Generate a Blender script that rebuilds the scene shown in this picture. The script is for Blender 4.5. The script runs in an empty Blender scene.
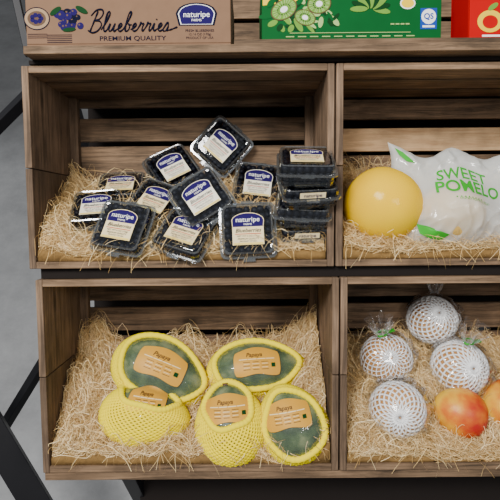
import bpy, bmesh, math, random
import numpy as np
from mathutils import Matrix, Vector, noise
random.seed(7)
scene = bpy.context.scene
rad = math.radians

# ------------------------------------------------------------------ frames
A = rad(42)
L = Matrix(((1,0,0,0),(0,math.sin(A),-math.cos(A),0),(0,math.cos(A),math.sin(A),0.95),(0,0,0,1)))
DL = rad(4.3); RO = rad(0.5)
C = Vector((0,0.06,0.80))
fw = Vector((0,-math.sin(DL),-math.cos(DL)))
up0 = Vector((0,math.cos(DL),-math.sin(DL))); ri0 = Vector((1,0,0))
up = up0*math.cos(RO)+ri0*math.sin(RO); ri = ri0*math.cos(RO)-up0*math.sin(RO)
def P(x,y,w=0.0):
    d = fw*500+ri*(x-250)+up*(250-y)
    return C+d*((w-C.z)/d.z)

cam_d = bpy.data.cameras.new('camera'); cam = bpy.data.objects.new('camera',cam_d)
scene.collection.objects.link(cam)
cm = Matrix.Identity(4)
for i in range(3):
    cm[i][0]=ri[i]; cm[i][1]=up[i]; cm[i][2]=-fw[i]; cm[i][3]=C[i]
cam.matrix_world = L@cm
cam_d.sensor_width=36; cam_d.lens=36; cam_d.clip_start=0.01
scene.camera=cam

# ------------------------------------------------------------------ materials
def new_mat(name):
    m=bpy.data.materials.new(name); m.use_nodes=True
    nt=m.node_tree; b=nt.nodes['Principled BSDF']
    return m,nt,b
def N(nt,t,**k):
    n=nt.nodes.new(t)
    for a,v in k.items(): setattr(n,a,v)
    return n
def plain(name,col,rough=0.6,var=0.12,scale=30,bump=0.0,coat=0.0,spec=0.2,metal=0.0):
    m,nt,b=new_mat(name)
    tc=N(nt,'ShaderNodeTexCoord'); ns=N(nt,'ShaderNodeTexNoise'); ns.inputs['Scale'].default_value=scale
    ns.inputs['Detail'].default_value=4
    nt.links.new(tc.outputs['Object'],ns.inputs['Vector'])
    mx=N(nt,'ShaderNodeMix',data_type='RGBA')
    mx.inputs[6].default_value=(*[c*(1-var) for c in col],1); mx.inputs[7].default_value=(*[min(1,c*(1+var)) for c in col],1)
    nt.links.new(ns.outputs['Fac'],mx.inputs[0]); nt.links.new(mx.outputs[2],b.inputs['Base Color'])
    b.inputs['Roughness'].default_value=rough; b.inputs['Metallic'].default_value=metal
    b.inputs['Coat Weight'].default_value=coat; b.inputs['Specular IOR Level'].default_value=spec
    if bump:
        bp=N(nt,'ShaderNodeBump'); bp.inputs['Strength'].default_value=bump; bp.inputs['Distance'].default_value=0.002
        nt.links.new(ns.outputs['Fac'],bp.inputs['Height']); nt.links.new(bp.outputs[0],b.inputs['Normal'])
    return m
def wood(name,c1,c2,axis):
    m,nt,b=new_mat(name)
    tc=N(nt,'ShaderNodeTexCoord'); mp=N(nt,'ShaderNodeMapping')
    s=[75,75,75]; s[axis]=4.5; mp.inputs['Scale'].default_value=s
    geo=N(nt,'ShaderNodeNewGeometry')
    add=N(nt,'ShaderNodeVectorMath',operation='ADD'); sc=N(nt,'ShaderNodeVectorMath',operation='SCALE')
    cmb=N(nt,'ShaderNodeCombineXYZ')
    for i in range(3): nt.links.new(geo.outputs['Random Per Island'],cmb.inputs[i])
    sc.inputs['Scale'].default_value=5.0; nt.links.new(cmb.outputs[0],sc.inputs[0])
    nt.links.new(tc.outputs['Object'],add.inputs[0]); nt.links.new(sc.outputs[0],add.inputs[1])
    nt.links.new(add.outputs[0],mp.inputs['Vector'])
    ns=N(nt,'ShaderNodeTexNoise'); ns.inputs['Scale'].default_value=1.6; ns.inputs['Detail'].default_value=9; ns.inputs['Roughness'].default_value=.75
    ns.inputs['Distortion'].default_value=0.7
    nt.links.new(mp.outputs[0],ns.inputs['Vector'])
    cr=N(nt,'ShaderNodeValToRGB'); cr.color_ramp.elements[0].position=.34; cr.color_ramp.elements[1].position=.68
    cr.color_ramp.elements[0].color=(*c1,1); cr.color_ramp.elements[1].color=(*c2,1)
    nt.links.new(ns.outputs['Fac'],cr.inputs[0])
    n2=N(nt,'ShaderNodeTexNoise'); n2.inputs['Scale'].default_value=11; n2.inputs['Detail'].default_value=5; nt.links.new(add.outputs[0],n2.inputs['Vector'])
    mr=N(nt,'ShaderNodeMapRange'); mr.inputs[1].default_value=.3; mr.inputs[2].default_value=.7; mr.inputs[3].default_value=.5; mr.inputs[4].default_value=1.3
    nt.links.new(n2.outputs['Fac'],mr.inputs[0])
    mp2=N(nt,'ShaderNodeMapping'); s2=[16,16,16]; s2[axis]=6; mp2.inputs['Scale'].default_value=s2; nt.links.new(add.outputs[0],mp2.inputs['Vector'])
    vo=N(nt,'ShaderNodeTexVoronoi'); vo.inputs['Scale'].default_value=1.0; nt.links.new(mp2.outputs[0],vo.inputs['Vector'])
    mk=N(nt,'ShaderNodeMapRange'); mk.inputs[1].default_value=.05; mk.inputs[2].default_value=.17; mk.inputs[3].default_value=.35; mk.inputs[4].default_value=1
    nt.links.new(vo.outputs['Distance'],mk.inputs[0])
    mr2=N(nt,'ShaderNodeMapRange'); mr2.inputs[3].default_value=.65; mr2.inputs[4].default_value=1.25
    nt.links.new(geo.outputs['Random Per Island'],mr2.inputs[0])
    mu=N(nt,'ShaderNodeMath',operation='MULTIPLY'); nt.links.new(mr.outputs[0],mu.inputs[0]); nt.links.new(mr2.outputs[0],mu.inputs[1])
    mu2=N(nt,'ShaderNodeMath',operation='MULTIPLY'); nt.links.new(mu.outputs[0],mu2.inputs[0]); nt.links.new(mk.outputs[0],mu2.inputs[1])
    vm=N(nt,'ShaderNodeVectorMath',operation='SCALE'); nt.links.new(cr.outputs[0],vm.inputs[0]); nt.links.new(mu2.outputs[0],vm.inputs['Scale'])
    nt.links.new(vm.outputs[0],b.inputs['Base Color']); b.inputs['Roughness'].default_value=.75; b.inputs['Specular IOR Level'].default_value=.25
    bp=N(nt,'ShaderNodeBump'); bp.inputs['Strength'].default_value=.5; bp.inputs['Distance'].default_value=.001
    nt.links.new(ns.outputs['Fac'],bp.inputs['Height']); nt.links.new(bp.outputs[0],b.inputs['Normal'])
    return m
def film(name,tint,base,edge,rough,white=0.0,bs=.15,pw=3.0,wcol=(.93,.95,.93)):
    m=bpy.data.materials.new(name); m.use_nodes=True; nt=m.node_tree; nt.nodes.clear()
    out=N(nt,'ShaderNodeOutputMaterial'); tr=N(nt,'ShaderNodeBsdfTransparent'); tr.inputs[0].default_value=(*tint,1)
    gl=N(nt,'ShaderNodeBsdfGlossy'); gl.inputs['Roughness'].default_value=rough
    lw=N(nt,'ShaderNodeLayerWeight'); lw.inputs['Blend'].default_value=.5
    ns=N(nt,'ShaderNodeTexNoise'); ns.inputs['Scale'].default_value=90
    tc=N(nt,'ShaderNodeTexCoord'); nt.links.new(tc.outputs['Object'],ns.inputs['Vector'])
    bp=N(nt,'ShaderNodeBump'); bp.inputs['Strength'].default_value=bs; bp.inputs['Distance'].default_value=.002
    nt.links.new(ns.outputs['Fac'],bp.inputs['Height']); nt.links.new(bp.outputs[0],gl.inputs['Normal']); nt.links.new(bp.outputs[0],lw.inputs['Normal'])
    pm=N(nt,'ShaderNodeMath',operation='POWER'); pm.inputs[1].default_value=pw; nt.links.new(lw.outputs['Facing'],pm.inputs[0])
    mr=N(nt,'ShaderNodeMapRange'); mr.inputs[3].default_value=base; mr.inputs[4].default_value=edge
    nt.links.new(pm.outputs[0],mr.inputs[0])
    mx=N(nt,'ShaderNodeMixShader'); nt.links.new(mr.outputs[0],mx.inputs[0]); nt.links.new(tr.outputs[0],mx.inputs[1]); nt.links.new(gl.outputs[0],mx.inputs[2])
    last=mx
    if white:
        df=N(nt,'ShaderNodeBsdfDiffuse'); df.inputs[0].default_value=(*wcol,1)
        tl=N(nt,'ShaderNodeBsdfTranslucent'); tl.inputs[0].default_value=(*wcol,1)
        m3=N(nt,'ShaderNodeMixShader'); m3.inputs[0].default_value=.25; nt.links.new(df.outputs[0],m3.inputs[1]); nt.links.new(tl.outputs[0],m3.inputs[2])
        m2=N(nt,'ShaderNodeMixShader'); m2.inputs[0].default_value=white
        nt.links.new(mx.outputs[0],m2.inputs[1]); nt.links.new(m3.outputs[0],m2.inputs[2]); last=m2
    nt.links.new(last.outputs[0],out.inputs[0])
    return m

W_X=wood('crate_wood_x',(.046,.030,.018),(.265,.165,.095),0)
W_Y=wood('crate_wood_y',(.056,.037,.024),(.265,.170,.105),1)
W_LIGHT=wood('pale_wood',(.34,.20,.10),(.60,.40,.22),0)
BLACK=plain('black_metal',(.010,.010,.012),.45,metal=.2)
DARK=plain('dark_board',(.010,.007,.006),.85)
CARD=plain('cardboard',(.195,.113,.068),.9,.12,60)
CARD_IN=plain('cardboard_inside',(.33,.22,.13),.85,.08,60)
INK=plain('navy_ink',(.003,.004,.018),.8,spec=.1)
PURP=plain('purple_blue_ink',(.014,.007,.080),.8,spec=.1)
WHITE=plain('white_print',(.88,.88,.86),.5,.03)
OFFW=plain('warm_white_label',(.82,.76,.60),.5,.04)
CREAM=plain('cream_label',(.78,.64,.36),.5,.05)
PALEYEL=plain('pale_yellow_label',(.78,.58,.12),.45,.05)
GREEN=plain('green_print',(.003,.085,.017),.7,.15,spec=.1)
DGREEN=plain('deep_green_print',(.002,.038,.008),.7,.1,spec=.1)
LGREEN=plain('light_green_print',(.14,.30,.04),.7,.2,80,spec=.1)
PGREEN=plain('pale_green_print',(.32,.46,.16),.7,.15,80,spec=.1)
TXTGREEN=plain('bag_green_ink',(.03,.34,.02),.6,.05)
YEL=plain('yellow_print',(.85,.56,.01),.6,.05)
RED=plain('red_print',(.46,.002,.004),.8,.08,spec=.05)
BLUEP=plain('blue_print',(.004,.05,.33),.6,.05)
BROWNI=plain('brown_ink',(.09,.045,.02),.6)
NETY=plain('yellow_foam',(.90,.72,.0),.9,.03,80,spec=.0)
NETW=plain('white_foam',(.93,.93,.92),.8,.02,80)
BERRY=plain('blueberry_skin',(.004,.005,.011),.5,.5,150)
TAG=plain('tan_gold_sticker',(.58,.29,.03),.45,.12,40)
PLASTIC=film('clear_plastic',(.74,.77,.80),.07,.9,.04,0,.05,2.5)
RIM=film('clear_plastic_rim',(.62,.66,.70),.20,.9,.08,.04,.05,2)
FILM=film('clear_film',(.99,.99,1),.05,.85,.06,.03,.3,2.3)
FILMP=film('loose_clear_film',(.99,.99,1),.06,.9,.05,.01,.3,1.8)
FILM0=film('smooth_film',(.99,.99,1),.01,.2,.15,0,.2,3)
BAG=film('white_bag_plastic',(.98,.98,.98),.10,.6,.12,.50,.3)
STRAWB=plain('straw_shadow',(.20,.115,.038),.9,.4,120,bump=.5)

m,nt,b=new_mat('straw_strand')
geo=N(nt,'ShaderNodeNewGeometry'); cr=N(nt,'ShaderNodeValToRGB')
els=cr.color_ramp.elements; els[0].color=(.38,.22,.07,1); els[1].color=(.97,.77,.43,1)
e=els.new(.5); e.color=(.72,.48,.20,1)
nt.links.new(geo.outputs['Random Per Island'],cr.inputs[0]); nt.links.new(cr.outputs[0],b.inputs['Base Color'])
b.inputs['Roughness'].default_value=.4
STRAW=m

def two_tone(name,c1,c2,c3,scale,lo,hi,rough=.35,axis=None,coat=0,spec=.3):
    m,nt,b=new_mat(name)
    tc=N(nt,'ShaderNodeTexCoord'); ns=N(nt,'ShaderNodeTexNoise'); ns.inputs['Scale'].default_value=scale; ns.inputs['Detail'].default_value=5
    nt.links.new(tc.outputs['Object'],ns.inputs['Vector'])
    src=ns.outputs['Fac']
    if axis is not None:
        sx=N(nt,'ShaderNodeSeparateXYZ'); nt.links.new(tc.outputs['Object'],sx.inputs[0])
        mm=N(nt,'ShaderNodeMath',operation='MULTIPLY_ADD'); mm.inputs[1].default_value=axis[1]
        nt.links.new(sx.outputs[axis[0]],mm.inputs[0]); nt.links.new(ns.outputs['Fac'],mm.inputs[2]); src=mm.outputs[0]
    cr=N(nt,'ShaderNodeValToRGB'); e=cr.color_ramp.elements
    e[0].position=lo; e[0].color=(*c1,1); e[1].position=hi; e[1].color=(*c3,1); q=e.new((lo+hi)/2); q.color=(*c2,1)
    nt.links.new(src,cr.inputs[0]); nt.links.new(cr.outputs[0],b.inputs['Base Color']); b.inputs['Roughness'].default_value=rough
    b.inputs['Coat Weight'].default_value=coat; b.inputs['Coat Roughness'].default_value=.12; b.inputs['Specular IOR Level'].default_value=spec
    n2=N(nt,'ShaderNodeTexNoise'); n2.inputs['Scale'].default_value=400; nt.links.new(tc.outputs['Object'],n2.inputs['Vector'])
    bp=N(nt,'ShaderNodeBump'); bp.inputs['Strength'].default_value=.3; bp.inputs['Distance'].default_value=.001
    nt.links.new(n2.outputs['Fac'],bp.inputs['Height']); nt.links.new(bp.outputs[0],b.inputs['Normal'])
    return m
PAPAYA=two_tone('papaya_skin',(.022,.045,.016),(.060,.098,.038),(.19,.22,.10),34,.34,.68,.35)
POMELO=two_tone('pomelo_skin',(.78,.42,.0),(.86,.52,.0),(.90,.60,.002),8,.2,.8,.75,spec=.08)
POMELOP=two_tone('pale_pomelo_skin',(.55,.34,.07),(.66,.42,.10),(.74,.52,.18),8,.2,.8,.4)
PEAR=two_tone('pear_skin',(.38,.17,.045),(.50,.25,.075),(.60,.34,.12),12,.2,.8,.45)
MANGO=two_tone('mango_skin',(.45,.02,.012),(.64,.16,.015),(.80,.46,.03),34,.22,.85,.38,axis=(0,6.0))

m,nt,b=new_mat('pavement')
tc=N(nt,'ShaderNodeTexCoord'); n1=N(nt,'ShaderNodeTexNoise'); n1.inputs['Scale'].default_value=3.5; n1.inputs['Detail'].default_value=10; n1.inputs['Roughness'].default_value=.75
nt.links.new(tc.outputs['Object'],n1.inputs[0])
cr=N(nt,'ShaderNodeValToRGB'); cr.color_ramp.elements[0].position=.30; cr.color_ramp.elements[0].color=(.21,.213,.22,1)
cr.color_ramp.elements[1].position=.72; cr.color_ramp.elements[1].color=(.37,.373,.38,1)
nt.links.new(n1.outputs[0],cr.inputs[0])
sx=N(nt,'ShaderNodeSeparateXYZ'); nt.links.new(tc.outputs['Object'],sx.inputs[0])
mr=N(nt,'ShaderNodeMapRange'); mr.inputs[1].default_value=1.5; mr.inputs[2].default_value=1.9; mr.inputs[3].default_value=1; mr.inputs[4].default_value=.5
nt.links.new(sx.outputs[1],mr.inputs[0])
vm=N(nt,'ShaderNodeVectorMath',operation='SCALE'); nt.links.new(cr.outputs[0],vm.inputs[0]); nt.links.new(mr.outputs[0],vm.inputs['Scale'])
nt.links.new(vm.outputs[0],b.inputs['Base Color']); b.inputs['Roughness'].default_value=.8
ASPH=m

# ------------------------------------------------------------------ mesh builder
class MB:
    def __init__(s): s.v=[]; s.f=[]; s.m=[]; s.sm=[]
    def add(s,vs,fs,mat=0,smooth=False,fn=None):
        o=len(s.v)
        for v in vs:
            v=Vector(v); s.v.append(tuple(fn(v)) if fn else tuple(v))
        for f in fs: s.f.append(tuple(i+o for i in f)); s.m.append(mat); s.sm.append(smooth)
    def box(s,x0,x1,y0,y1,z0,z1,mat=0,fn=None):
        vs=[(x,y,z) for z in (z0,z1) for y in (y0,y1) for x in (x0,x1)]
        s.add(vs,[(0,2,3,1),(4,5,7,6),(0,1,5,4),(2,6,7,3),(0,4,6,2),(1,3,7,5)],mat,False,fn)
    def loft(s,rings,mat=0,closed=True,cap0=False,cap1=False,smooth=True):
        n=len(rings[0]); vs=[p for r in rings for p in r]; fs=[]
        for i in range(len(rings)-1):
            for j in range(n if closed else n-1):
                k=(j+1)%n; fs.append((i*n+j,i*n+k,(i+1)*n+k,(i+1)*n+j))
        if cap0: fs.append(tuple(reversed(range(n))))
        if cap1: fs.append(tuple((len(rings)-1)*n+j for j in range(n)))
        s.add(vs,fs,mat,smooth)
    def tube(s,pts,r,mat=0,closed=False,n=6,fn=None):
        pts=[Vector(p) for p in pts]; rings=[]; m_=len(pts)
        for i,p in enumerate(pts):
            a=pts[(i-1)%m_] if (closed or i>0) else p; b_=pts[(i+1)%m_] if (closed or i<m_-1) else p
            t=(b_-a).normalized(); ref=Vector((0,0,1)) if abs(t.z)<.9 else Vector((1,0,0))
            x=t.cross(ref).normalized(); y=t.cross(x).normalized()
            rr=r(i/(m_-1)) if callable(r) else r
            rings.append([tuple(p+x*rr*math.cos(2*math.pi*k/n)+y*rr*math.sin(2*math.pi*k/n)) for k in range(n)])
        if closed: rings.append(rings[0])
        s.loft(rings,mat,True,not closed,not closed)
    def disc(s,cx,cy,z,rx,ry=None,mat=0,n=24,fn=None,rot=0):
        ry=ry or rx
        vs=[]
        for k in range(n):
            a=2*math.pi*k/n; x=rx*math.cos(a); y=ry*math.sin(a)
            vs.append((cx+x*math.cos(rot)-y*math.sin(rot),cy+x*math.sin(rot)+y*math.cos(rot),z))
        s.add(vs,[tuple(range(n))],mat,False,fn)
    def rect(s,cx,cy,z,w,h,mat=0,fn=None,top=1.0):
        s.add([(cx-w/2,cy-h/2,z),(cx+w/2,cy-h/2,z),(cx+w/2*top,cy+h/2,z),(cx-w/2*top,cy+h/2,z)],[(0,1,2,3)],mat,False,fn)
    def text(s,st,cx,cy,z,size,mat=0,shear=0.0,fn=None,rot=0,sx=1.0,bold=0.0,sub=0):
        vs,fs=text_geo(st,shear,bold,sub); c_=math.cos(rot); s_=math.sin(rot)
        q=[]
        for v in vs:
            x=v[0]*size*sx; y=v[1]*size
            q.append((cx+x*c_-y*s_,cy+x*s_+y*c_,z))
        s.add(q,fs,mat,False,fn)
    def build(s,name,mats):
        me=bpy.data.meshes.new(name); me.from_pydata(s.v,[],s.f)
        for mt in mats: me.materials.append(mt)
        me.polygons.foreach_set('material_index',s.m); me.polygons.foreach_set('use_smooth',s.sm); me.update()
        return me
_tc={}
def text_geo(st,shear,bold=0.0,sub=0):
    k=(st,shear,bold,sub)
    if k in _tc: return _tc[k]
    cu=bpy.data.curves.new('t','FONT'); cu.body=st; cu.size=1; cu.shear=shear; cu.align_x='CENTER'; cu.align_y='CENTER'; cu.resolution_u=4
    cu.offset=bold
    o=bpy.data.objects.new('t',cu); scene.collection.objects.link(o)
    bpy.context.view_layer.update()
    me=bpy.data.meshes.new_from_object(o.evaluated_get(bpy.context.evaluated_depsgraph_get()))
    if sub:
        bm=bmesh.new(); bm.from_mesh(me); bmesh.ops.triangulate(bm,faces=bm.faces[:])
        for _ in range(sub):
            es=[e for e in bm.edges if e.calc_length()>.10]
            if not es: break
            bmesh.ops.subdivide_edges(bm,edges=es,cuts=1); bmesh.ops.triangulate(bm,faces=bm.faces[:])
        bm.to_mesh(me); bm.free()
    vs=[tuple(v.co) for v in me.vertices]; fs=[tuple(p.vertices) for p in me.polygons]
    bpy.data.objects.remove(o); bpy.data.curves.remove(cu); bpy.data.meshes.remove(me)
    _tc[k]=(vs,fs); return _tc[k]
def catmull(pts,sub=6):
    out=[]; n=len(pts)
    for i in range(n-1):
        p0=pts[max(0,i-1)]; p1=pts[i]; p2=pts[i+1]; p3=pts[min(n-1,i+2)]
        for k in range(sub):
            t=k/sub
            out.append(tuple(.5*((2*p1[d])+(-p0[d]+p2[d])*t+(2*p0[d]-5*p1[d]+4*p2[d]-p3[d])*t*t+(-p0[d]+3*p1[d]-3*p2[d]+p3[d])*t**3) for d in range(2)))
    out.append(tuple(pts[-1])); return out
SCR={'l':(.85,[[(0,.2),(.5,1.2),(.78,2.2),(.6,2.55),(.4,2.2),(.32,1.2),(.36,.3),(.6,0),(.85,.2)]]),
'u':(1.3,[[(0,.2),(.28,.98),(.22,.35),(.42,0),(.75,.3),(.98,.98),(.92,.3),(1.08,0),(1.3,.2)]]),
'e':(.95,[[(0,.2),(.4,.42),(.68,.78),(.5,1.02),(.26,.7),(.3,.2),(.6,0),(.95,.2)]]),
'b':(1.1,[[(0,.2),(.5,1.3),(.72,2.2),(.55,2.5),(.36,2.1),(.28,1.2),(.3,.3),(.5,0),(.82,.2),(.86,.7),(.62,.95),(.78,.8),(1.1,.85)]]),
'r':(1.0,[[(0,.2),(.28,.85),(.3,1.15),(.5,.95),(.74,.92),(.66,.4),(.78,.03),(1.0,.2)]]),
'i':(.7,[[(0,.2),(.3,.98),(.26,.35),(.44,0),(.7,.2)],[(.42,1.42),(.50,1.52)]]),
's':(.8,[[(0,.2),(.46,1.08),(.66,.6),(.52,.08),(.2,-.02),(.05,.15)],[(.5,.05),(1.1,.15),(2.0,.5)]]),
'B':(1.75,[[(.75,2.6),(.5,1.3),(.2,-.1)],[(-.1,2.0),(.5,2.7),(1.3,2.75),(1.55,2.2),(1.2,1.6),(.65,1.4),(1.3,1.3),(1.65,.8),(1.3,.1),(.6,-.15),(-.1,.15)]])}
def script(mb,word,x,y,z,ux,uy,r,mat,slant=.28):
    for ch in word:
        adv,strokes=SCR[ch]
        for st in strokes:
            q=catmull(st)
            mb.tube([(x+(px+slant*py)*ux,y+py*uy,z) for px,py in q],lambda t:r*(.75+.5*math.sin(t*9)**2),mat,False,4)
        x+=adv*ux

def link(o): scene.collection.objects.link(o); return o
def thing(name,label,cat,mat,group=None,mesh=None,kind=None):
    o=link(bpy.data.objects.new(name,mesh)); o.matrix_world=mat
    if mesh is None: o.empty_display_size=.03
    o['label']=label; o['category']=cat
    if group: o['group']=group
    if kind: o['kind']=kind
    return o
def part(name,mesh,parent,mat=None,label=None,bevel=0,mods=()):
    o=link(bpy.data.objects.new(name,mesh)); o.parent=parent
    if mat is not None: o.matrix_local=mat
    if label: o['label']=label
    if bevel:
        b_=o.modifiers.new('bevel','BEVEL'); b_.width=bevel; b_.segments=2; b_.limit_method='ANGLE'
    return o
def T(v): return Matrix.Translation(Vector(v))
def R(phi=0,roll=0,psi=0):
    return Matrix.Rotation(rad(psi),4,'Y')@Matrix.Rotation(rad(-phi),4,'X')@Matrix.Rotation(rad(roll),4,'Z')
def sph(r,seg=32,rg=18,fn=None):
    vs=[(0,0,r)]
    for i in range(1,rg):
        t=math.pi*i/rg
        for j in range(seg):
            a=2*math.pi*j/seg; vs.append((r*math.sin(t)*math.cos(a),r*math.sin(t)*math.sin(a),r*math.cos(t)))
    vs.append((0,0,-r)); fs=[]
    for j in range(seg): fs.append((0,1+j,1+(j+1)%seg))
    for i in range(rg-2):
        for j in range(seg):
            a=1+i*seg; k=(j+1)%seg; fs.append((a+j,a+seg+j,a+seg+k,a+k))
    a=1+(rg-2)*seg; e_=len(vs)-1
    for j in range(seg): fs.append((a+j,e_,a+(j+1)%seg))
    return vs,fs

# ------------------------------------------------------------------ setting
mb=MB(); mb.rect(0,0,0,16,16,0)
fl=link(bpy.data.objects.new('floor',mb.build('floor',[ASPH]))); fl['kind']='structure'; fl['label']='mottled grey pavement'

# ------------------------------------------------------------------ crates
DEP=0.20; TH=0.011
def crate(x0,y0,W,H,label,slats,light=-1):
    o=thing('wooden_crate',label,'crate',L@T((x0,y0,-DEP)),'slatted display crates')
    for xs in (0,W-TH):
        mb=MB(); n=2; hh=H/n
        for k in range(n): mb.box(xs,xs+TH,k*hh+(.0015 if k else 0),(k+1)*hh,0.0,DEP)
        part('end_panel',mb.build('end_panel',[W_Y]),o,bevel=.0012)
    for ys,nm in ((0,'floor_panel'),(H-TH,'top_panel')):
        mb=MB(); n=3; g=.010; ww=(DEP-TH-g*(n-1))/n
        for k in range(n):
            z0=TH+k*(ww+g); mb.box(TH,W-TH,ys,ys+TH,z0,z0+ww)
        part(nm,mb.build(nm,[W_X]),o,bevel=.0012)
    mb=MB()
    for k,(pa,pb) in enumerate(slats):
        ya=min(H-.001,P(180,pa,-DEP+TH).y-y0); yb=max(.001,P(180,pb,-DEP+TH).y-y0)
        mb.box(TH,W-TH,yb,ya,0,TH,1 if k==light else 0)
    part('back_panel',mb.build('back_panel',[W_X,W_LIGHT]),o,bevel=.0012)
    for xs in (TH,W-TH-.016):
        mb=MB(); mb.box(xs,xs+.016,TH,H-TH,TH,TH+.016)
        part('corner_post',mb.build('corner_post',[W_Y]),o,bevel=.001)
    return o
a_bl=P(30,269); a_tr=P(338,63)
WA=a_tr.x-P(24,63).x
HA=a_tr.y-a_bl.y
AX=P(25,165).x
crate(AX,a_bl.y,WA,HA,'weathered brown slatted wooden crate holding blueberry boxes on straw',[(60,107),(118,141),(146,180),(184,215),(219,270)])
crate(AX+WA+.003,a_bl.y,WA,HA,'weathered brown slatted wooden crate holding pomelos on straw',[(60,95),(101,121),(130,153),(157,190),(194,270)],2)
c_top=P(180,279).y; c_bot=P(180,472).y; HC=c_top-c_bot; CX=P(39,375).x
crate(CX,c_bot,WA,HC,'weathered brown slatted wooden crate holding papayas on straw',[(270,300),(307,330),(336,365),(369,400),(404,450)])
crate(CX+WA+.003,c_bot,WA,HC,'weathered brown slatted wooden crate holding wrapped pears and mangoes',[(270,298),(305,330),(334,365),(369,400),(404,450)])

# ------------------------------------------------------------------ straw
class Bed:
    def __init__(s,x0,y0,W,h0,h1,le,re,seed,amp=.026,side=.045):
        s.x0=x0+TH+.002; s.x1=x0+W-TH-.002; s.v0=y0+TH; s.h0=h0; s.h1=h1; s.le=le; s.re=re; s.seed=seed; s.amp=amp; s.side=side
    def surf(s,u,w):
        t=min(1.0,max(0.0,-w/(DEP-TH)))
        h=s.h0+(s.h1-s.h0)*t
        h+=s.le*math.exp(-((u-s.x0)/s.side)**2)*(.25+.75*t)+s.re*math.exp(-((s.x1-u)/s.side)**2)*(.25+.75*t)
        h+=(.4+.6*t)*(s.amp*noise.noise(Vector((u*12,w*12,s.seed)))+.5*s.amp*noise.noise(Vector((u*34,w*34,s.seed+4))))
        return s.v0+max(.004,h)
    def hit(s,x,y,lift):
        w=.06
        while w>-DEP+.03:
            p=P(x,y,w)
            t=min(1.0,max(0.0,-w/(DEP-TH)))
            base=s.v0+s.h0+(s.h1-s.h0)*t
            if p.y<base+lift: break
            w-=.002
        return P(x,y,w)
def make_straw(bed,label,count=5200,seed=1):
    rnd=random.Random(seed)
    mb=MB(); nu=56; nw=22; g=[]
    zb=-(DEP-TH)+.002
    for i in range(nw+1):
        w=-.004+(zb+.004)*i/nw
        for j in range(nu+1):
            u=bed.x0+(bed.x1-bed.x0)*j/nu; g.append((u,bed.surf(u,w)-.006,w))
    o0=len(g); g+= [(p[0],bed.v0+.0005,p[2]) for p in g]
    fs=[]
    for i in range(nw):
        for j in range(nu):
            a=i*(nu+1)+j; fs.append((a,a+1,a+nu+2,a+nu+1)); 
            fs.append((o0+a,o0+a+nu+1,o0+a+nu+2,o0+a+1))
    for j in range(nu):
        fs.append((j,o0+j,o0+j+1,j+1)); k=nw*(nu+1)+j; fs.append((k,k+1,o0+k+1,o0+k))
    for i in range(nw):
        a=i*(nu+1); b_=a+nu+1; fs.append((a,b_,o0+b_,o0+a)); a+=nu; b_+=nu; fs.append((a,o0+a,o0+b_,b_))
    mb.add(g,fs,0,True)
    vs=mb.v; F=mb.f; M=mb.m; S=mb.sm
    def strand(pts,wd):
        o=len(vs); n=len(pts); tw=rnd.uniform(0,6.3); dt=rnd.uniform(-.35,.35)
        for i,p in enumerate(pts):
            a=pts[max(0,i-1)]; c=pts[min(n-1,i+1)]; t=(c-a)
            if t.length<1e-7: t=Vector((1,0,0))
            t.normalize(); ref=Vector((math.sin(tw+dt*i),.6,math.cos(tw+dt*i))); x=t.cross(ref)
            if x.length<1e-5: x=Vector((0,0,1))
            x.normalize(); x*=wd
            vs.append(tuple(p+x)); vs.append(tuple(p-x))
        for i in range(n-1):
            F.append((o+2*i,o+2*i+1,o+2*i+3,o+2*i+2)); M.append(1); S.append(True)
    cl=lambda u: min(max(u,bed.x0+.002),bed.x1-.002)
    for k in range(count):
        u=rnd.uniform(bed.x0+.003,bed.x1-.003); w=rnd.uniform(zb+.005,-.004)
        hd=rnd.uniform(0,6.283); ln=rnd.uniform(.04,.17); n=13; st=ln/n; cv=rnd.gauss(0,.42)
        lift=rnd.uniform(-.005,.007); ph=rnd.uniform(0,6.3); am=rnd.uniform(0,.007); fr=rnd.uniform(.3,.9)
        if rnd.random()<.14: am+=rnd.uniform(.005,.015)
        pts=[]
        for i in range(n+1):
            pts.append(Vector((u,bed.surf(u,w)+lift+am*(1+math.sin(ph+fr*i)),w)))
            hd+=cv+rnd.gauss(0,.12)
            u+=math.cos(hd)*st; w+=math.sin(hd)*st*.72
            if u<bed.x0+.002 or u>bed.x1-.002: hd=math.pi-hd; u=cl(u)
            if w<zb+.004 or w>-.003: hd=-hd; w=min(max(w,zb+.004),-.003)
        strand(pts,rnd.uniform(.00020,.00046))
    for k in range(150):
        u=rnd.uniform(bed.x0+.02,bed.x1-.02); w=rnd.uniform(-.04,-.01); pts=[]; n=12; du=max(-.006,min(.006,rnd.gauss(0,.004)))
        dr=rnd.uniform(.0001,.0019); ext=rnd.uniform(.003,.014)
        v=max(bed.surf(u,w),bed.v0+.006)+.003
        w1=ext; rise=rnd.uniform(0,.006)
        for i in range(n+1):
            s_=i/n; ww=w+(w1-w)*min(1,s_*1.5)
            vv=v+rise*math.sin(s_*3.1)-(dr*50)*max(0,s_-.5)**1.5*1.2
            if ww<.004: vv=max(vv,bed.v0+.003)
            pts.append(Vector((cl(u+du*i+.003*math.sin(i*.7+k)),vv,ww)))
        strand(pts,rnd.uniform(.00020,.00040))
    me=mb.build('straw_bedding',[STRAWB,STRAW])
    o=thing('straw_bedding',label,'straw',L,'straw in the crates',me,'stuff')
    return o
bedA=Bed(AX,a_bl.y,WA,.012,.128,.035,.01,1.3)
bedB=Bed(AX+WA+.003,a_bl.y,WA,.012,.145,.02,.01,5.3)
bedC=Bed(CX,c_bot,WA,.012,.154,.030,.055,9.3,.044,.06)
bedD=Bed(CX+WA+.003,c_bot,WA,.012,.162,.02,.01,12.3,.036)
make_straw(bedA,'curly pale shredded straw bedding under blueberry boxes',8800,1)
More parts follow.
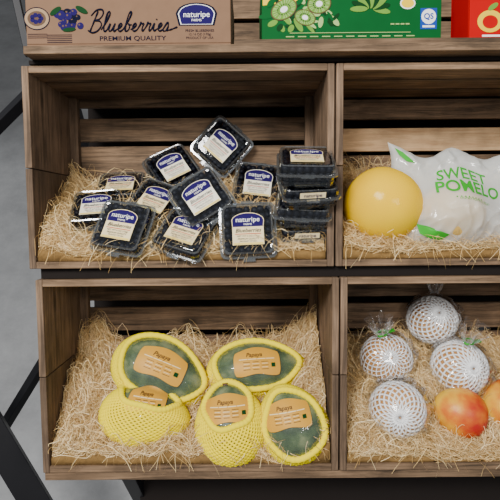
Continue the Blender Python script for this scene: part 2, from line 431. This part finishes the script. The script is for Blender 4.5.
make_straw(bedB,'curly pale shredded straw bedding under pomelos',7200,2)
make_straw(bedC,'curly golden shredded straw bedding under papayas',10000,3)
make_straw(bedD,'curly golden shredded straw bedding under wrapped pears',8200,4)

# ------------------------------------------------------------------ clamshells
def rsq(h,z,n=56,e=11):
    out=[]
    for k in range(n):
        a=2*math.pi*(k+.5)/n; c=math.cos(a); s=math.sin(a)
        r=1/((abs(c)**e+abs(s)**e)**(1/e)); out.append((h*r*c,h*r*s,z))
    return out
mb=MB(); mb.loft([rsq(.030,.004),rsq(.031,.0015),rsq(.0385,0),rsq(.0395,.002),rsq(.0415,.010),rsq(.0405,.0105),rsq(.0425,.019)],0,cap0=True,smooth=False)
mb.loft([rsq(.0425,.019),rsq(.0462,.0191),rsq(.0464,.0206)],1,smooth=False)
for sx in (-1,1):
    for k in (-.024,.024): mb.box(sx*.0415-.0012,sx*.0415+.0012,k-.004,k+.004,.003,.018); mb.box(k-.004,k+.004,sx*.0415-.0012,sx*.0415+.0012,.003,.018)
TRAY=mb.build('tray',[PLASTIC,RIM])
mb=MB(); mb.loft([rsq(.0428,.0226),rsq(.0420,.031),rsq(.0408,.0346)],0,smooth=False)
mb.loft([rsq(.0464,.0209),rsq(.0462,.0225),rsq(.0428,.0226)],1,smooth=False)
mb.loft([rsq(.0408,.0346),rsq(.0392,.0358),rsq(.0372,.0345)],1,smooth=False)
mb.loft([rsq(.0372,.0345),rsq(.0350,.0338),rsq(.0335,.0345)],0,cap1=True,smooth=False)
mb.box(-.010,.010,-.0510,-.044,.0195,.0225,1)
mb.box(-.010,.010,.044,.0490,.0195,.0225,1)
LID=mb.build('lid',[PLASTIC,RIM])
mb=MB(); bv,bf=sph(1,8,6)
rnd=random.Random(3)
for lay in range(3):
    for i in range(7):
        for j in range(7):
            r=rnd.uniform(.0058,.0069); cx=(i-3)*.0112+rnd.uniform(-.002,.002); cy=(j-3)*.0112+rnd.uniform(-.002,.002); cz=.0085+lay*.0092+rnd.uniform(-.001,.001)
            if lay==0: cx*=.93; cy*=.93
            lim=.0405-r-.0005
            cx=max(-lim,min(lim,cx)); cy=max(-lim,min(lim,cy))
            mb.add([(cx+v[0]*r,cy+v[1]*r,min(.0328,cz+v[2]*r)) for v in bv],bf,0,True)
BERRIES=mb.build('blueberries',[BERRY])
def label_mesh(low):
    mb=MB(); z=.0362
    mb.box(-.0255,.0255,-.0265,.004,z-.0004,z,0)
    def arch(sx,y0,k):
        out=[(-.0255*sx,y0),(.0255*sx,y0),(.0265*sx,.013)]
        for q in range(11):
            a=math.pi*(q+.5)/11; out.append((.0265*sx*math.cos(a),.0135+.0135*k*math.sin(a)))
        out.append((-.0265*sx,.013)); return out
    mb.add([(a,b_,z) for a,b_ in arch(1,.0035,1)],[tuple(range(14))],0)
    mb.add([(a,b_,z+.0002) for a,b_ in arch(.96,.0035,.92)],[tuple(range(14))],1)
    mb.text('naturipe',0,.0150,z+.0005,.0118,2,0)
    mb.text('FARMS',0,.0072,z+.0005,.0046,2)
    mb.text('Blueberries',0,-.003,z+.0005,.0090,3,.3,bold=.01)
    mb.rect(0,-.0085,z+.0003,.042,.0011,4)
    mb.text('NET WT 6 OZ (170g)',0,-.0122,z+.0005,.0040,3)
    mb.text('PREMIUM QUALITY',0,-.0168,z+.0005,.0040,3)
    mb.text('PRODUCT OF USA',0,-.0208,z+.0005,.0032,3)
    mb.rect(0,-.0245,z+.0003,.048,.0030,5)
    for i,v in enumerate(mb.v): mb.v[i]=(v[0]*.98,v[1]*.98,v[2])
    return mb.build('label',[low,PURP,WHITE,INK,RED,PALEYEL])
LAB1=label_mesh(OFFW); LAB2=label_mesh(CREAM)
mb=MB()
def sidefn(v): return Vector((v.x,-.0440-v.z,v.y))
mb.add([(-.020,.0238,0),(.020,.0238,0),(.020,.0334,0),(-.020,.0334,0)],[(0,1,2,3)],0,fn=sidefn)
mb.text('naturipe',0,.0286,.0006,.0085,1,fn=sidefn,bold=.01)
SIDE=mb.build('side_label',[CREAM,PURP])
def clam(x,y,lift,phi,roll,psi=0,lab=LAB1,w=None,side=False,desc='flat',pos=None):
    p=pos if pos is not None else (bedA.hit(x,y,lift) if w is None else P(x,y,w))
    M=L@T(p)@R(phi,roll,psi)@T((0,0,-.018))
    o=thing('blueberry_box','clear plastic blueberry punnet, '+desc,'blueberry box',M,'blueberry punnets in the crate')
    part('tray',TRAY,o); part('lid',LID,o); q=part('blueberries',BERRIES,o); q['kind']='stuff'
    part('label',lab,o,label='printed label with arched purple-blue top')
    if side: part('side_label',SIDE,o)
    return o
clam(98,212,.020,50,6,desc='on straw at end of the pile')
clam(122,191,.022,56,4,lab=LAB2,desc='lying flat at the back of the pile')
clam(157,205,.020,38,-25,lab=LAB2,desc='tucked beneath others in the pile')
clam(186,236,.016,42,-22,lab=LAB2,desc='at the front under a tilted punnet')
clam(124,229,.030,28,-10,-8,lab=LAB2,desc='propped facing out on straw')
clam(173,171,.042,28,30,6,desc='tilted diagonally in the pile')
clam(202,200,.062,22,34,-6,desc='lying diagonally on top of the pile')
clam(222,147,.056,8,-42,0,desc='standing on its corner on top')
clam(258,187,.030,25,-8,0,desc='leaning back beside the stack')
clam(248,231,.028,14,2,0,lab=LAB2,desc='propped upright at the front')
base=P(303,227,-.045); nrm=(R(60,0)@Vector((0,0,1)))
jr=[3,-6,5,-3]; jx=[0,-.002,.003,-.001]; ph=[60,61,58,62]
for k in range(4):
    clam(0,0,0,ph[k],jr[k],0,lab=LAB2 if k%2 else LAB1,side=(k in(0,2)),pos=base+nrm*(.0372*k)+Vector((jx[k],0,0)),desc='stacked in a column of four')

# ------------------------------------------------------------------ papayas
def ell(d,a,b_,c,k=.16):
    x,y,z=d; s=1-k*x-.06*x*x
    return Vector((a*x,b_*y*s,c*z*s))
def net_mesh(mp,openrot,th0,cols,rows,mat,scale=1.03,th1=math.pi*.985,wav=0):
    mb=MB(); vs=[]; fs=[]
    for i in range(rows+1):
        for j in range(cols):
            ph=2*math.pi*(j+.5*(i%2))/cols
            t0=th0+wav*math.sin(ph*5+.6)
            th=t0+(th1-t0)*i/rows
            d=openrot@Vector((math.sin(th)*math.cos(ph),math.sin(th)*math.sin(ph),math.cos(th)))
            vs.append(mp(d)*scale)
    for i in range(rows-1):
        for j in range(cols):
            a=i*cols+j
            if i%2==0: l=(i+1)*cols+(j-1)%cols; r=(i+1)*cols+j
            else: l=(i+1)*cols+j; r=(i+1)*cols+(j+1)%cols
            fs.append((a,l,(i+2)*cols+j,r))
    mb.add(vs,fs,0,True)
    return mb.build('foam_net',[mat])
def rim_pts(mp,openrot,th0,scale,n=64,wav=0.0):
    out=[]
    for j in range(n):
        ph=2*math.pi*j/n; th=th0+wav*math.sin(ph*5+.6)
        d=openrot@Vector((math.sin(th)*math.cos(ph),math.sin(th)*math.sin(ph),math.cos(th))); out.append(mp(d)*scale)
    return out
def add_net(o,mp,orot,th0,cols,rows,strand,mat,rimr,scale,lab,wav=0.0,rim=True):
    me=net_mesh(mp,orot,th0,cols,rows,mat,scale,wav=wav)
    q=part('foam_net',me,o,label=lab)
    wf=q.modifiers.new('lattice','WIREFRAME'); wf.thickness=strand; wf.use_even_offset=False; wf.use_boundary=True; wf.use_replace=True
    if rim:
        mb=MB(); mb.tube(rim_pts(mp,orot,th0,scale*1.01,140,wav),lambda t:rimr*(1+.08*math.sin(t*2*math.pi*40)),0,True,8)
        part('net_rim',mb.build('net_rim',[mat]),o)
def papaya(x,y,lift,phi,roll,psi,a,b_,c,open_tilt,th0,desc,labx=0.0,laby=.1,labroll=0,lw=.036,seed=0):
    p=bedC.hit(x,y,lift); M=L@T(p)@R(phi,roll,psi)
    o=thing('papaya','green papaya in yellow foam net, '+desc,'papaya',M,'papayas in the crate')
    mp=lambda d: ell(d,a,b_,c)
    vs,fs=sph(1,48,28)
    mb=MB(); mb.add([mp(v) for v in vs],fs,0,True)
    mb.tube([mp((1,0,0))+Vector((-.004,0,0)),mp((1,0,0))+Vector((.003,0,.001))],.006,1,False,8)
    part('fruit',mb.build('fruit',[PAPAYA,BROWNI]),o)
    mb=MB(); out=[]
    vs2,fs2=sph(1,120,72)
    for v in vs2:
        q=mp(v); n_=noise.noise(Vector((q.x*34,q.y*90,q.z*45+seed))); n3=noise.noise(Vector((q.x*120+q.y*40,q.y*60,seed)))
        out.append(q*(1.012+.038*abs(n_)+.014*abs(n3)))
    mb.add(out,fs2,0,True)
    part('film_wrap',mb.build('film_wrap',[FILM]),o,label='creased clear cling film')
    orot=Matrix.Rotation(rad(-open_tilt[0]),3,'X')@Matrix.Rotation(rad(open_tilt[1]),3,'Y')
    add_net(o,mp,orot,rad(th0),46,38,.0054,NETY,.0056,1.055,'thick yellow diamond foam netting',.03)
    c_,s_=math.cos(rad(labroll)),math.sin(rad(labroll))
    def onskin(v):
        lx=v.x*c_-v.y*s_; ly=v.x*s_+v.y*c_
        X=(lx+labx*a)/a; Y=(ly+laby*b_)/b_
        X=max(-.97,min(.97,X)); Y/=(1-.16*X-.06*X*X)
        q=max(.02,1-X*X-Y*Y); d=(X,Y,math.sqrt(q))
        pnt=mp(d); nn=Vector((d[0]/a,d[1]/b_,d[2]/c)).normalized()
        return pnt*1.040+nn*(.0012+v.z)
    mb=MB(); nx,ny=20,12; g=[]
    for j in range(ny+1):
        for i in range(nx+1):
            gx=-1+2*i/nx; gy=-1+2*j/ny
            wy=lw*.58*(1-.16*gx**4)
            g.append(onskin(Vector((gx*lw*(1-.08*gy**4),gy*wy+.003*math.cos(gx*3),0))))
    fs=[(j*(nx+1)+i,j*(nx+1)+i+1,(j+1)*(nx+1)+i+1,(j+1)*(nx+1)+i) for j in range(ny) for i in range(nx)]
    mb.add(g,fs,0,True)
    k=lw/.036
    mb.text('Papaya',-.004*k,.0105*k,.0008,.0092*k,1,.25,fn=onskin,bold=.012)
    for q in range(4): mb.rect((-.021+.014*q)*k,.0040*k,.0006,.013*k,.0014,2,fn=onskin)
    for kk in range(5):
        for q in range(3): mb.rect((-.016+.014*q)*k,-.0005*k-.0028*k*kk,.0008,(.011-.002*((kk+q)%2))*k,.0008,2 if kk%2 else 1,fn=onskin)
    mb.rect(.025*k,-.006*k,.0009,.006*k,.006*k,3,fn=onskin)
    part('sticker',mb.build('sticker',[TAG,BROWNI,CREAM,DGREEN]),o,label='golden-orange printed sticker')
    return o
papaya(145,417,.012,14,-6,0,.074,.050,.045,(66,6),40,'almost fully covered',.08,.62,-4,.030,1)
papaya(161,373,.032,24,-25,4,.088,.061,.045,(12,4),58,'tilted across another',.0,.18,2,.043,2)
papaya(257,370,.022,26,4,0,.088,.052,.045,(12,0),57,'lying level on straw',.0,.15,0,.040,3)
papaya(231,424,.012,14,98,0,.067,.058,.045,(0,46),46,'net pulled up over its base',.42,.0,-94,.036,4)
papaya(292,424,.014,14,112,0,.064,.056,.045,(-4,8),56,'dark skin exposed',.34,.02,-102,.036,5)

# ------------------------------------------------------------------ pomelo crate
def skinball(name,r,mat,sq=(1,1,1),bump=.01,seed=0):
    vs,fs=sph(1,40,24); mb=MB()
    out=[]
    for v in vs:
        n=noise.noise(Vector(v)*1.3+Vector((seed,0,0))); k=r*(1+bump*n*3)
        out.append((v[0]*k*sq[0],v[1]*k*sq[1],v[2]*k*sq[2]))
    mb.add(out,fs,0,True)
    return mb.build(name,[mat])
def crumple(r,amp,fr,seed,neck=True,neckL=.05,flare=.03,seg=90,mat=None):
    prof=[]; K=44
    for i in range(K):
        t=math.pi*(1-i/(K-1)*.90); prof.append((r*math.sin(t),r*math.cos(t)))
    if not neck:
        prof=[(r*math.sin(math.pi*(1-i/36)),r*math.cos(math.pi*(1-i/36))) for i in range(37)]
    zt=prof[-1][1]
    if neck:
        prof+=[(r*.16,zt+.004),(r*.13,zt+.009),(r*.22,zt+.016),(flare*.7,zt+.016+neckL*.5),(flare,zt+.016+neckL)]
    rings=[]
    for q,(pr,pz) in enumerate(prof):
        ring=[]
        for j in range(seg):
            a=2*math.pi*j/seg; c,s=math.cos(a),math.sin(a)
            n=noise.noise(Vector((c*fr,s*fr,pz*fr*18+seed)))
            f=1+amp*abs(n)*2.6
            if neck and q>K-1: f=1+.35*math.sin(a*7+seed)+.3*n
            dz=.012*noise.noise(Vector((c*2.2,s*2.2,seed+3))) if (neck and q>K+2) else 0
            ring.append((pr*f*c,pr*f*s,pz+dz))
        rings.append(ring)
    mb=MB(); mb.loft(rings,0); return mb.build('film_wrap',[mat or FILM])
p=bedB.hit(383,205,.045)
o=thing('pomelo','round yellow pomelo wrapped in clear film on straw','pomelo',L@T(p)@R(35,0),None)
part('fruit',skinball('fruit',.0655,POMELO,(1,.97,.93),.012,2),o)
part('film_wrap',crumple(.0668,.012,3,4,False,mat=FILM0),o,R(20,0))

p=bedB.hit(455,203,.045)
o=thing('pomelo_bag','white plastic bag with green lettering around a pomelo','plastic bag',L@T(p)@R(14,0,-2))
def outline(s,t):
    x=s*.106; y=t*.082
    y+=.010*max(0,t)*math.cos(s*6.0)+.006*max(0,t)*abs(((s*3.1)%2)-1)
    if t>0: y+=.018*t*max(0,-s)**2
    if t<0: x+=.020*t*s
    y+=-.010*max(0,s)*max(0,-t)
    x+=.003*math.sin(t*7)*s
    return x,y
def ridge(v,k=.35):
    n=noise.noise(v); return max(0,1-abs(n)/k)   # sharp creases where the noise crosses zero
def bagz(s,t,front=1):
    e=max(0,1-s**4)*max(0,1-t**4)
    x,y=outline(s,t); d2=((x+.010)**2+(y+.018)**2)/(.058**2)
    ball=math.exp(-d2*1.2)
    z=(.020+.050*ball)*e**.5
    c1=ridge(Vector((x*24+y*9,y*17,1.7+front)))*.0085
    c2=ridge(Vector((x*46-y*20,y*38,7.1)))*.0035
    fx=max(0,1-abs((s-.10)/.78)**6)*max(0,1-abs((t-.22)/.50)**6)
    return front*(z+(c1+c2)*e**.3*(1-.93*fx))
mb=MB(); n=120; g=[]; fs=[]
for fr in (1,-1):
    o_=len(g)
    for j in range(n+1):
        for i in range(n+1):
            s_=-1+2*i/n; t_=-1+2*j/n; x,y=outline(s_,t_)
            g.append((x,y,bagz(s_,t_,fr)*(1 if fr>0 else .75)))
    for j in range(n):
        for i in range(n):
            a=o_+j*(n+1)+i; f=(a,a+1,a+n+2,a+n+1); fs.append(f if fr>0 else f[::-1])
mb.add(g,fs,0,True)
part('bag_skin',mb.build('bag_skin',[BAG]),o)
def onbag(v):
    s_=v.x/.106; t_=v.y/.082
    x,y=outline(s_,t_); return Vector((x,y,bagz(s_,t_,1)+.0012+v.z))
mb=MB(); rt=rad(-5)
mb.text('SWEET',.000,.034,0,.0285,0,fn=onbag,rot=rt,bold=.014,sx=.92,sub=4)
mb.text('POMELO',.007,.0100,0,.0300,0,fn=onbag,rot=rt,bold=.018,sx=.90,sub=4)
for k in range(8): mb.disc(-.022+k*.006,-.007-k*.0005,0,.0012,mat=0,n=10,fn=onbag)
mb.text('HONEY POMELO FRUIT',.010,-.013,0,.0055,0,fn=onbag,rot=rt)
part('bag_lettering',mb.build('bag_lettering',[TXTGREEN]),o,label='green printed words')
def patchobj(polys):
    mb=MB()
    for pts in polys:
        c_=(sum(a for a,_ in pts)/len(pts),sum(b_ for _,b_ in pts)/len(pts))
        vs=[onbag(Vector((c_[0],c_[1],.001)))]
        for q in (.33,.66,1): vs+=[onbag(Vector((c_[0]+(a-c_[0])*q,c_[1]+(b_-c_[1])*q,.001))) for a,b_ in pts]
        m_=len(pts); fs=[(0,1+i,1+(i+1)%m_) for i in range(m_)]
        for r_ in (0,1): fs+=[(1+r_*m_+i,1+(r_+1)*m_+i,1+(r_+1)*m_+(i+1)%m_,1+r_*m_+(i+1)%m_) for i in range(m_)]
        mb.add(vs,fs,0,True)
    part('green_leaf_print',mb.build('green_leaf_print',[TXTGREEN]),o)
patchobj([[(-.082,-.042),(-.066,-.048),(-.045,-.058),(-.030,-.062),(-.045,-.069),(-.066,-.066),(-.080,-.058)]])
patchobj([[(-.100,.073),(-.088,.070),(-.078,.063),(-.072,.057),(-.084,.058),(-.096,.064)]])
part('bagged_fruit',skinball('bagged_fruit',.052,POMELOP,(1,.97,.90),.01,5),o,T((-.010,-.018,.015)))

# ------------------------------------------------------------------ pears in white foam, mangoes
def pear(x,y,lift,phi,roll,psi,r,strand,th0,desc,tuft=True,seed=0,green=False,rim=False):
    p=bedD.hit(x,y,lift); M=L@T(p)@R(phi,roll,psi)
    o=thing('wrapped_pear','pear in white foam net and film, '+desc,'pear',M,'wrapped pears in the crate')
    mp=lambda d: Vector((d[0]*r,d[1]*r,d[2]*r*.92))
    part('fruit',skinball('fruit',r*.985,PEAR,(1,1,.92),.008,seed),o)
    orot=Matrix.Rotation(rad(18),3,'X')
    add_net(o,mp,orot,rad(th0),20,20,strand,NETW,.0026,1.03,'soft white foam netting',.0,rim)
    part('film_wrap',crumple(r*1.16,.11,3.2,seed,tuft,.026,.022,mat=FILMP),o,Matrix.Rotation(rad(-30),4,'X') if tuft else None,label='crinkled clear plastic film')
    if green:
        mb=MB(); zt=r*1.16*math.cos(math.pi*.10)+.009
        mb.tube([(.009*math.cos(a),.009*math.sin(a),zt+.001*math.sin(3*a)) for a in [2*math.pi*k/20 for k in range(20)]],.0018,0,True,6)
        mb.box(.008,.024,-.004,.004,zt-.0008,zt+.0008)
        part('green_tie',mb.build('green_tie',[TXTGREEN]),o,Matrix.Rotation(rad(-30),4,'X'),label='bright green twist tie')
    return o
pear(386,359,.020,38,20,-10,.047,.0030,4,'brown skin showing',True,1,True)
pear(432,320,.022,50,0,0,.046,.0046,4,'flared on top',True,2,False)
pear(459,368,.026,35,0,10,.049,.0048,4,'green tie',True,3,True)
pear(397,410,.012,25,0,-10,.047,.0044,4,'crinkled all around',False,4,False)
def mango(x,y,lift,roll,desc):
    p=bedD.hit(x,y,lift)
    vs,fs=sph(1,40,24); mb=MB(); out=[]
    for v in vs:
        X,Y,Z=v; out.append((.047*X,.043*Y*(1-.10*X)+.003*X*X,.040*Z*(1-.08*X)))
    mb.add(out,fs,0,True)
    o=thing('mango','red and yellow mango, '+desc,'mango',L@T(p)@R(20,roll),'mangoes in the crate')
    part('fruit',mb.build('fruit',[MANGO]),o)
    mb=MB(); mb.tube([(.044,.003,0),(.048,.004,.001),(.051,.005,.002)],.0020,0,False,6)
    part('stem',mb.build('stem',[BROWNI]),o)
mango(460,412,.012,150,'on straw beside a wrapped pear')
mango(508,404,.014,200,'on straw beside another mango')

# ------------------------------------------------------------------ upper shelf & boxes
sb_y1=P(250,49,0).y; sb_y0=P(250,57,0).y
sx0=P(30,55).x; sx1=AX+2*WA+.02
sh=thing('display_shelf','weathered brown plank shelf above the crates','shelf',L@T((sx0,sb_y0,-.30)))
mb=MB(); 
for k in range(3): mb.box(0,sx1-sx0,0,sb_y1-sb_y0,.002+k*.108,.106+k*.108-(.0 if k<2 else -.002))
part('board',mb.build('board',[W_X]),sh,bevel=.0012)
mb=MB(); mb.box(P(234,45,.012).x-sx0,sx1-sx0,sb_y1-sb_y0,P(300,39,.012).y-sb_y0,.303,.313)
part('front_rail',mb.build('front_rail',[W_X]),sh,bevel=.001)
mb=MB()
for k in range(3): mb.box(0,sx1-sx0,sb_y1-sb_y0+.004+k*.075,sb_y1-sb_y0+.070+k*.075,.0,.012)
part('back_slats',mb.build('back_slats',[W_X]),sh,bevel=.001)

bw0=P(27,48,.016); bw1=P(231,48,.016); BH=.115; BW=bw1.x-bw0.x; BD=.20
by=sb_y1+.0005
o=thing('blueberry_carton','brown cardboard blueberry carton with navy script lettering','cardboard box',L@T((bw0.x+BW/2,by,.016-BD/2)))
def carton_body(W,H,D,m0,m1,t=.004,lip=0):
    mb=MB(); w=W/2; d=D/2
    mb.box(-w,w,0,t,-d,d,0)
    mb.box(-w,w,t,H,d-t,d,0); mb.box(-w,w,t,H,-d,-d+t,0)
    mb.box(-w,-w+t,t,H,-d+t,d-t,0); mb.box(w-t,w,t,H,-d+t,d-t,0)
    if lip:
        mb.box(-w+t,-w+lip,H-t,H,-d+t,d-t,1); mb.box(w-lip,w-t,H-t,H,-d+t,d-t,1)
    return mb.build('body',[m0,m1])
part('body',carton_body(BW,BH,BD,CARD,CARD_IN,lip=.03),o,bevel=.0012)
z=BD/2+.0004; mb=MB()
k=BW/204.0
X=lambda px:(px-129)*k
Y=lambda py:(48.5-py)*k
script(mb,'Blueberries',X(89),Y(34),z+.0004,7.0*k,7.6*k,.00110,0)
mb.text('PREMIUM QUALITY',X(133),Y(41),z,.0095,0,sx=1.25,bold=.01)
for sc_,mt,dz in ((1.12,0,0),(1.0,2,.0002),(.95,1,.0003)):
    pts=[(-.031,-.013),(.031,-.013),(.036,.004)]
    for q in range(9):
        a=math.pi*(q+.5)/9; pts.append((.034*math.cos(a),.006+.013*math.sin(a)))
    pts.append((-.036,.004))
    mb.add([(X(197)+a*sc_*.78,Y(20)+b_*sc_*.94,z+dz) for a,b_ in pts],[tuple(range(len(pts)))],mt)
mb.text('naturipe',X(197),Y(18.5),z+.0006,.0122,2,bold=.0); mb.text('FARMS',X(197),Y(24),z+.0006,.0052,2)
mb.text('FRESH BLUEBERRIES',X(200),Y(34),z,.0050,0,bold=.01); mb.text('12 / 6 OZ (170g)',X(200),Y(37.5),z,.0050,0); mb.text('PRODUCT OF USA',X(200),Y(41),z,.0050,0)
rnd=random.Random(5)
for q in range(16):
    px=rnd.uniform(58,82); py=rnd.uniform(14,30); r=rnd.uniform(.004,.0072)
    mb.disc(X(px),Y(py),z+.00004*q,r,mat=rnd.choice((0,1,1)),n=16); mb.disc(X(px)-.0015,Y(py)+.0015,z+.00004*q+.00002,r*.3,mat=5,n=6)
mb.disc(X(57),Y(14),z+.0008,.010,.004,3,rot=.6); mb.disc(X(83),Y(13),z+.0008,.010,.004,3,rot=-.5); mb.disc(X(70),Y(32),z+.0008,.010,.003,3,rot=.1)
mb.disc(X(38),Y(21),z,.020,.017,0); mb.disc(X(38),Y(21),z+.0002,.0185,.0155,4); mb.disc(X(38),Y(21),z+.0004,.014,.011,5)
for q in range(7): mb.disc(X(38)+.007*math.cos(q*.9),Y(21)+.005*math.sin(q*.9),z+.0006,.0034,mat=1,n=12)
for kk in range(5): mb.rect(X(60),Y(37+kk*1.8),z,.038,.0010,0)
for kk in range(3): mb.rect(X(38),Y(36+kk*1.8),z,.03,.0009,0)
part('printed_design',mb.build('printed_design',[INK,PURP,WHITE,DGREEN,CARD_IN,BROWNI]),o,label='navy and purple printed lettering and logo')

g0=P(262,45,-.01); g1=P(441,45,-.01); GW=g1.x-g0.x; GD=.18
o=thing('green_fruit_carton','green printed cardboard fruit carton with kiwi drawings','cardboard box',L@T((g0.x+GW/2,by,-.01-GD/2)))
part('body',carton_body(GW,.12,GD,GREEN,CARD_IN,lip=.03),o,bevel=.0012)
z=GD/2+.0004; k=GW/179.0; X=lambda px:(px-351.5)*k; Y=lambda py:(45-py)*k+.004
mb=MB()
mb.add([(X(263),Y(4),z),(X(263),Y(-24),z),(X(345),Y(-24),z),(X(330),Y(-6),z),(X(300),Y(0),z)],[(0,1,2,3,4)],5)
rnd=random.Random(8)
for q in range(46):
    px=rnd.uniform(266,336); py=rnd.uniform(-4,27); mb.disc(X(px),Y(py),z+.00005+.000006*q,rnd.uniform(.006,.013),rnd.uniform(.002,.005),rnd.choice((1,2,2,0,7)),rot=rnd.uniform(-1.4,1.4),n=12)
for (px,py,r,ry,ro) in ((284,8,.022,.015,.5),(305,16,.017,.012,-.3),(319,3,.019,.015,.2)):
    mb.disc(X(px),Y(py),z+.0005,r,ry,3,rot=ro); mb.disc(X(px),Y(py),z+.0006,r*.92,ry*.90,1,rot=ro)
    for q in range(22):
        a=q*math.pi/11+rnd.uniform(-.08,.08); c1,s1=math.cos(ro),math.sin(ro)
        def E(f,da=0):
            x_=r*f*math.cos(a+da); y_=ry*f*math.sin(a+da); return (X(px)+x_*c1-y_*s1,Y(py)+x_*s1+y_*c1,z+.0007)
        mb.add([E(.35),E(.85,.07),E(.85,-.03)],[(0,1,2)],7)
        ex=E(.48,.14); mb.disc(ex[0],ex[1],z+.0009,.0009,mat=2,n=6)
    mb.disc(X(px),Y(py),z+.0008,r*.28,ry*.30,4,rot=ro)
for q in range(9):
    a=-.2+q*.42; mb.disc(X(370)+.018*math.cos(a),Y(8)+.014*math.sin(a),z+.0004+.00002*q,.014,.0045,2 if q%2 else 1,rot=a,n=14)
mb.rect(X(350),Y(31),z+.0008,.19,.0010,7)
for kk in range(11): mb.rect(X(290+kk*12),Y(34.5),z+.0008,.013,.0016,7)
for kk in range(4): mb.rect(X(392+kk*5),Y(23),z+.0008,.006,.002,7)
mb.rect(X(428),Y(18),z+.0003,.026,.032,6); mb.disc(X(428),Y(16),z+.0006,.0115,.0115,4); mb.text('QS',X(428),Y(16),z+.0009,.012,6,bold=.03); mb.rect(X(428),Y(25.5),z+.0006,.019,.003,4)
mb.disc(X(407),Y(3),z+.0003,.012,.009,4); mb.disc(X(407),Y(3),z+.0005,.010,.007,5)
part('printed_design',mb.build('printed_design',[GREEN,LGREEN,DGREEN,BROWNI,WHITE,YEL,BLUEP,PGREEN]),o,label='kiwi drawings, leaves and blue-white quality mark')

r0=P(469,45,-.005); RW=.19; RD=.075
o=thing('red_fruit_carton','red cardboard fruit carton with yellow apple drawing','cardboard box',L@T((r0.x+RW/2,by,-.005-RD/2)))
part('body',carton_body(RW,.12,RD,RED,CARD_IN,lip=.03),o,bevel=.0012)
mb=MB(); z=RD/2+.0004; x0=-RW/2
mb.disc(x0+.032,.040,z,.020,.017,1); mb.disc(x0+.032,.039,z+.0004,.012,.010,0)
mb.disc(x0+.036,.062,z+.0003,.009,.004,3,rot=.6)
mb.rect(x0+.055,.018,z,.07,.003,2)
part('printed_design',mb.build('printed_design',[RED,YEL,WHITE,LGREEN]),o,label='yellow apple drawing and white stripe')

# ------------------------------------------------------------------ steel stand
st=thing('display_stand','black metal display stand with dark boards under crates','stand',Matrix.Identity(4))
def lbox(mb,u0,u1,v0,v1,w0,w1):
    mb.box(u0,u1,v0,v1,w0,w1,0,fn=lambda v:(L@v))
mb=MB(); lbox(mb,AX+.004,sx1,c_bot-.03,sb_y1+.20,-.325,-.312); part('added_gap_backing',mb.build('added_gap_backing',[DARK]),st)  # added dark backing, keeps slat gaps dark by hiding the bright floor behind
mb=MB(); lbox(mb,CX+.005,sx1,c_top+.001,a_bl.y-.001,-.31,-.012); part('shelf_board',mb.build('shelf_board',[DARK]),st)
mb=MB(); lbox(mb,CX+.002,sx1,c_bot-.014,c_bot-.0008,-.31,-.003); part('shelf_board',mb.build('shelf_board',[W_X]),st)
mb=MB(); lbox(mb,P(128,490).x,sx1,c_bot-.16,c_bot-.0145,-.10,-.085); part('lower_board',mb.build('lower_board',[DARK]),st)
mb=MB(); lbox(mb,AX+.01,sx1,P(200,62).y+.0005,sb_y0-.0005,-.29,-.006); part('spacer_board',mb.build('spacer_board',[DARK]),st)
def wbar(a,b_,r,name='rail',asp=1.0):
    a=L@a; b_=L@b_; mb=MB(); t=(b_-a).normalized(); ref=Vector((0,0,1)) if abs(t.z)<.9 else Vector((0,1,0))
    x=t.cross(ref).normalized()*r; y=t.cross(x).normalized()*r*asp
    mb.loft([[tuple(q+x+y),tuple(q-x+y),tuple(q-x-y),tuple(q+x-y)] for q in (a,b_)],0,True,True,True,False)
    part(name,mb.build(name,[BLACK]),st,bevel=.001)
def leg(u,v,w):
    a=L@Vector((u,v,w)); mb=MB(); mb.box(a.x-.012,a.x+.012,a.y-.012,a.y+.012,0,a.z); part('leg',mb.build('leg',[BLACK]),st,bevel=.001)
leg(P(125,490).x,c_bot-.014,-.03); leg(sx1-.05,c_bot-.014,-.03)
leg(P(70,100,-.33).x,sb_y1,-.34); leg(sx1-.05,sb_y1,-.34)
wbar(P(12,-20,-.05),P(29,56,-.05),.006)
wbar(P(-12,136,-.25),P(36,88,-.25),.011)
wbar(P(-40,375,-.20),P(62,545,-.20),.026)
wbar(P(-4,440,-.35),P(46,358,-.35),.010)

# ------------------------------------------------------------------ light
w=bpy.data.worlds.new('sky'); scene.world=w; w.use_nodes=True
bg=w.node_tree.nodes['Background']; bg.inputs[0].default_value=(.92,.96,1,1); bg.inputs[1].default_value=.34
def area(name,loc,target,size,en,col):
    d=bpy.data.lights.new(name,'AREA'); d.size=size; d.energy=en; d.color=col
    o=link(bpy.data.objects.new(name,d)); o.location=loc
    o.rotation_euler=(Vector(target)-Vector(loc)).to_track_quat('-Z','Y').to_euler(); return o
area('soft_daylight',(-.7,-.65,2.95),(0.1,0,.9),.7,84,(1,.985,.95))
area('fill_light',(1.0,-1.2,2.6),(0.1,0,.9),.5,13,(1,.97,.93))  # added weak fill lamp, kept small for crisp highlights on the plastic
